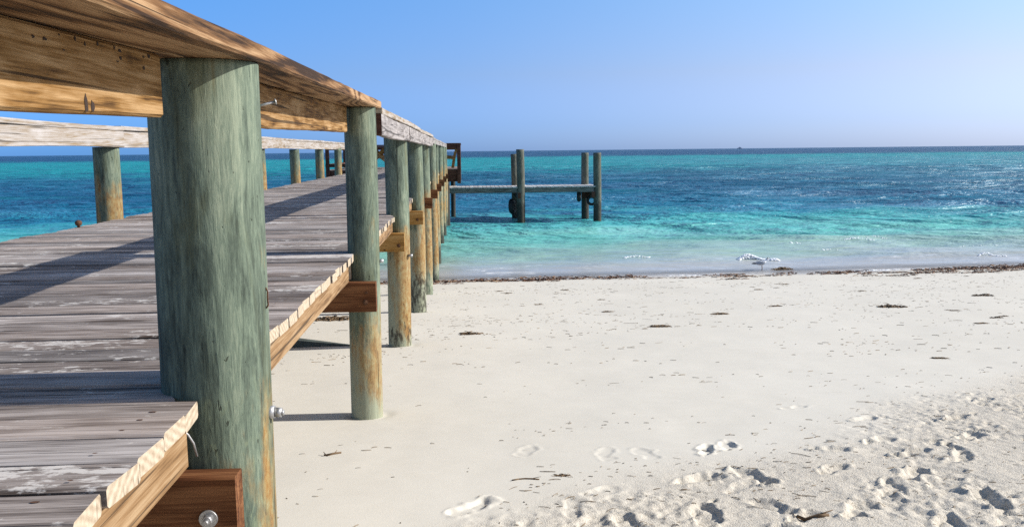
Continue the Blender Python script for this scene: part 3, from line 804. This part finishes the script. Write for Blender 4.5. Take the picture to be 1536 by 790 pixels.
tyre((1.73, 30.95, .60), (1, -.25, .05), .19, .085, 'large black tyre hanging left of the front dock pile nearest the pier', (1.78, 30.95, 1.12))
tyre((4.14, 31.0, .93), (1, -.15, 0), .135, .065, 'small black tyre hanging edge on at the left of the outer dock piles', (4.16, 31.0, 1.12))
tyre((4.62, 31.15, .76), (.25, 1, 0), .14, .055, 'black tyre hanging face on between the two outer dock piles', (4.62, 31.18, 1.10))

# ------------------------------------------------------------------ fallen timber under the pier
T_ = (-1.62, 8.05)
mb = MB()
zg = ground(-1.2, 8.1)
V = []; n = 10
for i in range(n+1):
    t = i/n; x = -2.3+1.22*t; hgt = .17*(1-t)**1.1+.004; w = .10*(1-t*.7)
    zb = ground(x, 8.15)-.02; yc = 8.15+.05*math.sin(t*3)
    V += [(x, yc-w, zb), (x, yc+w, zb), (x, yc+w*.8, zb+.02+hgt), (x, yc-w*.7, zb+.02+hgt*.9)]
F = []
for i in range(n):
    for j in range(4): F.append((i*4+j, (i+1)*4+j, (i+1)*4+(j+1) % 4, i*4+(j+1) % 4))
F += [(3, 2, 1, 0), tuple(n*4+j for j in range(4))]
mb.add(V, F)
tag(mb.build('fallen_timber', plain('grey_green_timber', (.055, .068, .060), .85, 0, .35, 9., .4)), 'dark grey green wedge of timber lying on the sand under the pier', 'timber')

# ------------------------------------------------------------------ seaweed
def weed_mat(name, stops):
    T = NT(name)
    rnd = T.n('ShaderNodeNewGeometry').outputs['Random Per Island']
    co = T.n('ShaderNodeTexCoord').outputs['Object']
    n = T.noise(co, 30., 3, .6)
    col = T.ramp(T.math('ADD', T.math('MULTIPLY', rnd, .8), T.math('MULTIPLY', n, .25)), stops)
    return T.out(T.bsdf(Base_Color=col, Roughness=.75, Specular_IOR_Level=.3))
M['weed'] = weed_mat('dried_seaweed', [(.1, (.035, .024, .014)), (.45, (.095, .060, .032)), (.75, (.18, .115, .06)), (.95, (.26, .19, .11))])
M['weed_red'] = weed_mat('red_brown_seaweed', [(.1, (.030, .012, .010)), (.45, (.10, .045, .030)), (.75, (.20, .11, .06)), (.95, (.27, .19, .11))])
M['litter'] = weed_mat('sea_grass_litter', [(.1, (.06, .045, .03)), (.5, (.16, .115, .07)), (.95, (.30, .23, .15))])

def strip(mb, x, y, z, ang, L, w, curl=0., lift=0., seg=3, rr=random, follow=None):
    """one curved, slightly thick blade lying on the sand"""
    V = []; F = []
    a = ang; px, py = x, y
    for i in range(seg+1):
        t = i/seg
        zz = (follow(px, py)+z if follow else z)+lift*math.sin(t*math.pi)
        ww = w*(.35+.65*math.sin(math.pi*(.12+.76*t)))
        nx, ny = -math.sin(a), math.cos(a)
        V += [(px-nx*ww, py-ny*ww, zz), (px+nx*ww, py+ny*ww, zz), (px, py, zz+w*.9)]
        px += math.cos(a)*L/seg; py += math.sin(a)*L/seg; a += curl/seg
    for i in range(seg):
        b = i*3
        F += [(b, b+2, b+5, b+3), (b+2, b+1, b+4, b+5), (b+1, b, b+3, b+4)]
    F += [(0, 1, 2), (seg*3, seg*3+2, seg*3+1)]
    mb.add(V, F)

rl = random.Random(3)
mb = MB()
# loose sea grass litter: along wavy tide lines, and scattered
lines_ = [(3.35, .10, .7), (3.72, .16, 1.2), (4.5, .25, .9), (5.6, .3, .5), (6.7, .35, .55), (7.5, .3, .8), (8.6, .45, .8), (9.4, .5, .8), (10.3, .6, .9), (11.4, .6, .9), (12.6, .7, 1), (13.8, .7, 1.1), (15.0, .8, 1.2)]
cnt = 0
def litter(x, y):
    global cnt
    if -2.9 < x and y > 2.3 and y < 16.4:
        L = rl.uniform(.012, .05)*(.8 if y < 6 else 1.15)*(.4+1.2*rl.random()**2)
        if rl.random() < .06: L *= 2.2
        strip(mb, x, y, .001, rl.gauss(0, .45)+(math.pi if rl.random() < .5 else 0), L, rl.uniform(.0010, .0026)*(1 if y < 6 else 1.5), rl.gauss(0, 1.1), rl.uniform(0, .003), 3, follow=ground); cnt += 1
for (y0, sp, dens) in lines_:
    wid = 2+y0*.75; n = int((70 if y0 < 6 else 150)*dens)
    ph = rl.random()*9
    clus = [rl.uniform(-wid*.25, wid) for _ in range(9)]
    for _ in range(n):
        if rl.random() < .55: xx = rl.choice(clus)+rl.gauss(0, .05*y0)
        else: xx = rl.uniform(-wid*.35, wid)
        yy = y0+sp*.5*math.sin(xx*1.1+ph)+sp*.35*math.sin(xx*2.7+ph*2)+rl.gauss(0, .02+.012*y0)+.04*xx
        litter(xx, yy)
for _ in range(4200):
    y = 2.6+13.6*rl.random()**.8; x = rl.uniform(-.6-.1*y, 1.4+.72*y)
    den = float(fbm(x*.5, y*1.3, 3, 301)); clean = 1 if (y > 5.6 or y < 3.9 or x > 1.6) else .12
    if den > rl.uniform(-.2, .45) and rl.random() < (.5 if y < 6 else 1) and rl.random() < clean: litter(x, y)
for _ in range(500):
    x = rl.uniform(.1, 4.2); y = rl.uniform(2.7, 3.4+.7*x); litter(x, y)
o = mb.build('seagrass_litter', M['litter']); tag(o, 'thin brown sea grass litter strewn in broken lines over the pale sand', 'seaweed', None, 'stuff')

# wrack line along the waterline
mb = MB(); rw = random.Random(9)
def weed_heap(mb, cx, cy, rx, ry, h, n, rr, lw=(.008, .02), LL=(.05, .16), zf=None):
    for _ in range(n):
        a = rr.uniform(0, 6.283); q = math.sqrt(rr.random()); x = cx+rx*q*math.cos(a); y = cy+ry*q*math.sin(a)
        zt_ = h*(1-q*q)*rr.random()
        strip(mb, x, y, zt_, rr.gauss(0, .8)+(math.pi if rr.random() < .5 else 0), rr.uniform(*LL), rr.uniform(*lw), rr.gauss(0, 1.2), rr.uniform(0, .02), 3, follow=zf)
gz = lambda x, y: max(ground(x, y), 0.0)
x = -6.
while x < 26:
    den = .5+.8*float(fbm(x*.55, 3.3, 3, 201)); 
    yc = 16.78+.055*(x+.5)+.18*float(fbm(x*.5, 8.1, 3, 211))+.05*float(fbm(x*2.5, 2., 2, 213))
    if den > (.34 if x < 4 else .2):
        weed_heap(mb, x, yc, .22, .07+.10*den, .028+.05*max(0, den), int(6+30*max(0, den)), rw, (.005, .014), (.04, .13), zf=gz)
    if rw.random() < .55: weed_heap(mb, x, yc-rw.uniform(.12, .6), .22, .05, .012, int(rw.uniform(3, 14)), rw, (.005, .012), zf=gz)
    if x > 5 and fbm(x*.6, 1.1, 2, 219) > -.2: weed_heap(mb, x, yc-rw.uniform(.2, 1.3), .3, .07, .014, int(rw.uniform(4, 20)), rw, (.005, .012), zf=gz)
    x += .16
tag(mb.build('seaweed_wrack', M['weed_red']), 'long ragged line of red brown seaweed washed up along the waterline', 'seaweed', None, 'stuff')

# single clumps on the open sand
protos = []
for k in range(3):
    rr = random.Random(40+k); mb = MB()
    weed_heap(mb, 0, 0, .11, .045, .035, 90, rr, (.003, .009), (.03, .10), zf=None)
    for q in range(4): weed_heap(mb, rr.uniform(-.14, .14), rr.uniform(-.05, .05), .05, .02, .012, 14, rr, (.003, .007), (.02, .06))
    o = mb.build('seaweed_clump', M['weed'], None, (0, 0, 0)); protos.append(o)
special = [
 (.041, 8.704, 1.15, 'dark low seaweed clump on the sand straight beyond the third pier post'),
 (5.258, 10.277, 1.5, 'largest dark seaweed mound lying alone on the open sand at the right'),
 (2.053, 8.912, 1.0, 'flat seaweed clump on the sand in front of the outer dock piles'),
 (2.991, 9.941, 1.0, 'tan seaweed clump on the sand below and left of the seagull'),
 (7.129, 11.401, 1.3, 'long brown seaweed clump near the right end of the beach'),
 (3.962, 10.727, .8, 'small seaweed clump on the sand straight in front of the seagull'),
 (6.789, 18.0, 2.0, 'dark red seaweed heap in the wash just right of the seagull'),
 (-1.62, 10.4, 2.2, 'long dark strip of seaweed on the sand under the pier'),
 (3.727, 6.477, .6, 'small pale brown lump half buried in the sand at right'),
 (.421, 3.681, .42, 'little dark weed tuft on the near sand before the footprints'),
]
import re
rc = random.Random(77)
many = [(rc.uniform(-.3, 11), rc.uniform(8.2, 15.5)) for _ in range(34)]
allc = [(a, b, s, l, None) for a, b, s, l in special]+[(a, b, rc.uniform(.35, .75), 'small brown seaweed scrap lying on the flat white sand', 'small seaweed scraps on the beach') for a, b in many if a < .72*b]
for i, (cx, cy, s, lab, grp) in enumerate(allc):
    o = protos[i] if i < 3 else protos[i % 3].copy()
    if i >= 3: C.objects.link(o)
    o.location = (cx, cy, gz(cx, cy)-.004); o.rotation_euler = (0, 0, rc.uniform(-.35, .35)+(math.pi if rc.random() < .5 else 0)); s *= .78; o.scale = (s, s, s*.75)
    tag(o, lab, 'seaweed', grp)
# twigs on the near sand
def twig(pts, r, label, branches=()):
    mb = MB()
    tube(mb, [(x, y, ground(x, y)+r*.7) for x, y in pts], [r*(.6+.4*math.sin(math.pi*(.15+.7*i/(len(pts)-1)))) for i in range(len(pts))], 7)
    for (x0, y0, x1, y1, rr) in branches: tube(mb, [(x0, y0, ground(x0, y0)+r), (x1, y1, ground(x1, y1)+r*2.5)], [rr, rr*.4], 6)
    tag(mb.build('twig', M['weed']), label, 'twig')
twig([(-.71, 4.16), (-.685, 4.165), (-.665, 4.185), (-.63, 4.20)], .006, 'short dark forked twig on the smooth sand beyond the nearest post', ((-.69, 4.165, -.665, 4.15, .004), (-.66, 4.185, -.652, 4.215, .003), (-.70, 4.16, -.715, 4.185, .003)))
twig([(.19, 3.64), (.22, 3.652), (.25, 3.655), (.28, 3.648), (.31, 3.635)], .0035, 'long curved dark twig on the near sand left of the footprints', ((.22, 3.65, .195, 3.63, .002), (.28, 3.648, .32, 3.655, .002)))
twig([(1.24, 3.07), (1.27, 3.06), (1.31, 3.035), (1.35, 3.04)], .008, 'thick dark twig among the footprints at the bottom of the beach', ((1.31, 3.035, 1.37, 3.05, .004),))

# ------------------------------------------------------------------ foam of the small breakers
M['foam'] = plain('sea_foam', (.86, .88, .90), .8, 0, .06, 20.)
def ico_blob(mb, c, r, sc, rr):
    nu, nv = 8, 5; V = [(c[0], c[1], c[2]+r*sc[2])]; F = []
    for j in range(1, nv):
        b = math.pi*j/nv
        for i in range(nu):
            a = 2*math.pi*i/nu; q = r*rr.uniform(.75, 1.25)
            V.append((c[0]+q*sc[0]*math.sin(b)*math.cos(a), c[1]+q*sc[1]*math.sin(b)*math.sin(a), c[2]+q*sc[2]*math.cos(b)))
    V.append((c[0], c[1], c[2]-r*sc[2])); e = len(V)-1
    for i in range(nu): F.append((0, 1+i, 1+(i+1) % nu))
    for j in range(nv-2):
        for i in range(nu): F.append((1+j*nu+i, 1+(j+1)*nu+i, 1+(j+1)*nu+(i+1) % nu, 1+j*nu+(i+1) % nu))
    for i in range(nu): F.append((1+(nv-2)*nu+i, e, 1+(nv-2)*nu+(i+1) % nu))
    mb.add(V, F, 0, True)
rf = random.Random(21)
def breaker(mb, x0, x1, yf, hmax, n, prof=None):
    for _ in range(n):
        t = rf.random(); x = x0+(x1-x0)*t
        env = (math.sin(math.pi*min(1, max(0, t)))**.6)*(.55+.45*math.sin(t*7+x0))*1.0
        z = hmax*env*rf.random()**.7; y = yf+.10*math.sin(t*5)+rf.gauss(0, .03)+.4*(hmax-z)*-.3
        ico_blob(mb, (x, y, sea_z(x, y)+z*.9), rf.uniform(.004, .017)*(1.2-z/hmax*.5), (1.8, .9, .7), rf)
mb = MB(); breaker(mb, 6.30, 7.22, 19.55, .16, 1300)
o = mb.build('breaking_wave', M['foam']); tag(o, 'white foaming crest of a small breaking wave just behind the seagull', 'foam', None, 'stuff')
mb = MB(); breaker(mb, 3.75, 4.35, 20.1, .045, 60); breaker(mb, 10.2, 11.0, 22.7, .05, 40); breaker(mb, 11.0, 11.5, 23.0, .05, 18); breaker(mb, 8.6, 8.8, 22.3, .06, 14); breaker(mb, 12.0, 12.6, 19.5, .08, 80); breaker(mb, 8.9, 9.3, 21.0, .04, 12); breaker(mb, 12.6, 13.6, 21.3, .05, 22)
x = -3.
while x < 22:                                   # thin lace where the last wave runs out
    if fbm(x*.9, 1.7, 2, 231) > -.05:
        for _ in range(9):
            xx = x+rf.uniform(-.1, .1); yy = 17.03+.055*(xx+.5)+.10*float(fbm(xx*.7, 5., 2, 233))+rf.gauss(0, .04)
            ico_blob(mb, (xx, yy, max(ground(xx, yy), sea_z(xx, yy))+.004), rf.uniform(.006, .022), (2.6, .7, .25), rf)
    x += .16
o = mb.build('sea_foam', M['foam']); tag(o, 'thin white foam along the small crests and at the edge of the wash', 'foam', None, 'stuff')

# ------------------------------------------------------------------ seagull
gull = empty('seagull', (6.30, 17.93, .0), 'white and grey seagull standing in the shallow wash facing right', 'seagull')
def loft(name, rings, mat_list, parent, matf=None, nseg=16):
    """rings: (centre, half width y, half height z, tilt axis x-direction)"""
    mb = MB(); V = []; F = []; Mx = []
    for (c, hw, hh) in rings:
        for k in range(nseg):
            a = 2*math.pi*k/nseg; V.append((c[0]-math.sin(c[3])*hh*math.sin(a), c[1]+hw*math.cos(a), c[2]+math.cos(c[3])*hh*math.sin(a)))
    for i in range(len(rings)-1):
        for k in range(nseg):
            F.append((i*nseg+k, (i+1)*nseg+k, (i+1)*nseg+(k+1) % nseg, i*nseg+(k+1) % nseg)); Mx.append(matf(i, k) if matf else 0)
    F += [tuple(range(nseg)), tuple((len(rings)-1)*nseg+k for k in range(nseg))[::-1]]; Mx += [0, 0]
    mb.add(V, F, Mx, True); return mb.build(name, mat_list, parent)
gx, gy, gz0 = gull.location
M['white_feather'] = plain('white_feathers', (.75, .76, .78), .8, 0, .08, 60.)
M['grey_feather'] = plain('grey_feathers', (.27, .30, .34), .8, 0, .12, 60.)
M['dark_feather'] = plain('dark_feathers', (.03, .032, .038), .8, 0, .2, 60.)
M['beak'] = plain('dark_beak', (.05, .03, .02), .5, 0, .2, 60.)
M['legs'] = plain('dull_red_legs', (.16, .10, .08), .6, 0, .2, 60.)
bz = gz0+.145
rings = [((gx-.150, gy, bz-.012, 0), .012, .006), ((gx-.115, gy, bz-.006, 0), .026, .017), ((gx-.06, gy, bz, 0), .045, .040), ((gx, gy, bz+.006, .05), .056, .054), ((gx+.045, gy, bz+.014, -.25), .053, .054),
         ((gx+.078, gy, bz+.036, -.75), .041, .042), ((gx+.094, gy, bz+.066, -1.2), .029, .030), ((gx+.101, gy, bz+.088, -1.2), .026, .028), ((gx+.110, gy, bz+.104, -.8), .025, .027), ((gx+.124, gy, bz+.110, -.2), .021, .021), ((gx+.138, gy, bz+.107, 0), .010, .010)]
loft('body', rings, [M['white_feather'], M['grey_feather'], M['dark_feather']], gull, lambda i, k: (2 if i in (7, 8) and 2 <= k <= 9 else 1 if i in (5, 6) and 3 <= k <= 6 else 0))
for s in (-1, 1):
    loft('wing', [((gx-.215, gy+s*.018, bz-.002, 0), .004, .005), ((gx-.15, gy+s*.034, bz+.004, 0), .007, .016), ((gx-.08, gy+s*.050, bz+.012, 0), .010, .032), ((gx-.01, gy+s*.056, bz+.016, 0), .012, .040), ((gx+.045, gy+s*.050, bz+.020, 0), .010, .030), ((gx+.066, gy+s*.044, bz+.022, 0), .004, .012)],
         [M['grey_feather'], M['dark_feather']], gull, lambda i, k: 1 if i < 1 else 0)
    mb = MB(); tube(mb, [(gx+.004+.012*s, gy+s*.02, bz-.045), (gx+.010+.012*s, gy+s*.02, gz0+.05), (gx+.004+.012*s, gy+s*.02, gz0-.02)], .0045, 8); mb.build('leg', M['legs'], gull)
    mb = MB(); ico_blob(mb, (gx+.122, gy+s*.021, bz+.113), .004, (1, .6, 1), random.Random(1)); mb.build('eye', M['dark_feather'], gull)
mb = MB(); tube(mb, [(gx+.130, gy, bz+.106), (gx+.158, gy, bz+.102), (gx+.172, gy, bz+.096)], [.009, .006, .002], 8); mb.build('beak', M['beak'], gull)

# ------------------------------------------------------------------ ship on the horizon
D = 5200.; sxp = .322*D
ship = empty('ship', (sxp, D, 0), 'tiny grey ship far out on the horizon', 'ship')
M['ship'] = plain('ship_haze_tint', (.22, .27, .36), .7, 0, .1, .1)  # distance haze put into the ship's bluish colour
mb = MB(); hx = 17.
V = []
for (z, e) in ((-1., 0), (4.2, 1.6)):
    V += [(sxp-hx-e, D, z), (sxp-hx*.8, D-3.5, z), (sxp+hx*.6, D-3.5, z), (sxp+hx+e*2, D, z), (sxp+hx*.6, D+3.5, z), (sxp-hx*.8, D+3.5, z)]
mb.add(V, [(5, 4, 3, 2, 1, 0), tuple(range(6, 12))]+[(i, (i+1) % 6, 6+(i+1) % 6, 6+i) for i in range(6)]); mb.build('hull', M['ship'], ship)
mb = MB(); plank(mb, 0, sxp-9, sxp+5, D-2.5, D+2.5, 4.2, 7.5, r=.3, seg=2, endmat=0); plank(mb, 0, sxp-6, sxp+1, D-2, D+2, 7.6, 10., r=.3, seg=2, endmat=0); mb.build('superstructure', M['ship'], ship)
mb = MB(); tube(mb, [(sxp-2, D, 10), (sxp-2, D, 14)], .5, 8); mb.build('mast', M['ship'], ship)

# ------------------------------------------------------------------ sky, sun, camera
EL = R(30)
W = NT('World', world=True)
scene.world = W.m
sky = W.n('ShaderNodeTexSky', sky_type='NISHITA')
sky.sun_disc = False; sky.sun_elevation = EL; sky.sun_rotation = R(90); sky.air_density = 1.0; sky.dust_density = .4; sky.ozone_density = 4.0; sky.altitude = 0
sep = W.n('ShaderNodeSeparateXYZ', {0: W.n('ShaderNodeTexCoord').outputs['Generated']})
elev = W.ramp(sep.outputs[2], [(0.0, (.395/2, .675/2, 1.56/2)), (.03, (.44/2, .675/2, 1.42/2)), (.085, (.62/2, .73/2, 1.12/2)), (.165, (.69/2, .90/2, 1.22/2)), (.35, (1.06/2, 1.06/2, 1.10/2)), (.7, (1.22/2, 1.16/2, 1.06/2))])
azim = W.ramp(W.math('ADD', W.math('MULTIPLY', sep.outputs[0], .5), .5), [(.30, (.28, .42, .50)), (.50, (.5, .5, .5)), (.76, (.875, .635, .49)), (1.0, (1., .70, .49))])
col_ = W.mix(1., W.mix(1., sky.outputs[0], elev, 'MULTIPLY'), azim, 'MULTIPLY')
bg = W.n('ShaderNodeBackground', {'Color': W.vmul(col_, (4., 4., 4.)), 'Strength': .10})
W.n('ShaderNodeOutputWorld', {'Surface': bg.outputs[0]})

ld_ = bpy.data.lights.new('sun', 'SUN'); ld_.energy = 4.45; ld_.angle = R(.5); ld_.color = (1., .965, .91)
lo = bpy.data.objects.new('sun', ld_); C.objects.link(lo)
sd = Vector((math.cos(EL), .0, math.sin(EL)))
lo.rotation_euler = (sd).to_track_quat('Z', 'Y').to_euler(); lo.location = (30, 0, 20)

H, P, RL = R(3.15), R(7.4), R(.6)
fw = Vector((math.sin(H)*math.cos(P), math.cos(H)*math.cos(P), -math.sin(P)))
r0 = Vector((math.cos(H), -math.sin(H), 0)); u0 = r0.cross(fw)
rt = r0*math.cos(RL)-u0*math.sin(RL); up = u0*math.cos(RL)+r0*math.sin(RL)
from mathutils import Matrix
cam = bpy.data.cameras.new('camera'); co_ = bpy.data.objects.new('camera', cam); C.objects.link(co_)
m = Matrix((rt, up, -fw)).transposed().to_4x4(); m.translation = Vector((0, 0, EZ)); co_.matrix_world = m
cam.sensor_width = 36; cam.lens = 36*1300/1536; cam.clip_start = .05; cam.clip_end = 60000
scene.camera = co_
scene.view_settings.view_transform = 'Standard'; scene.view_settings.look = 'None'; scene.view_settings.gamma = 1
scene.view_settings.exposure = .55
scene.cycles.max_bounces = 5; scene.cycles.transparent_max_bounces = 6
scene.cycles.use_denoising = False
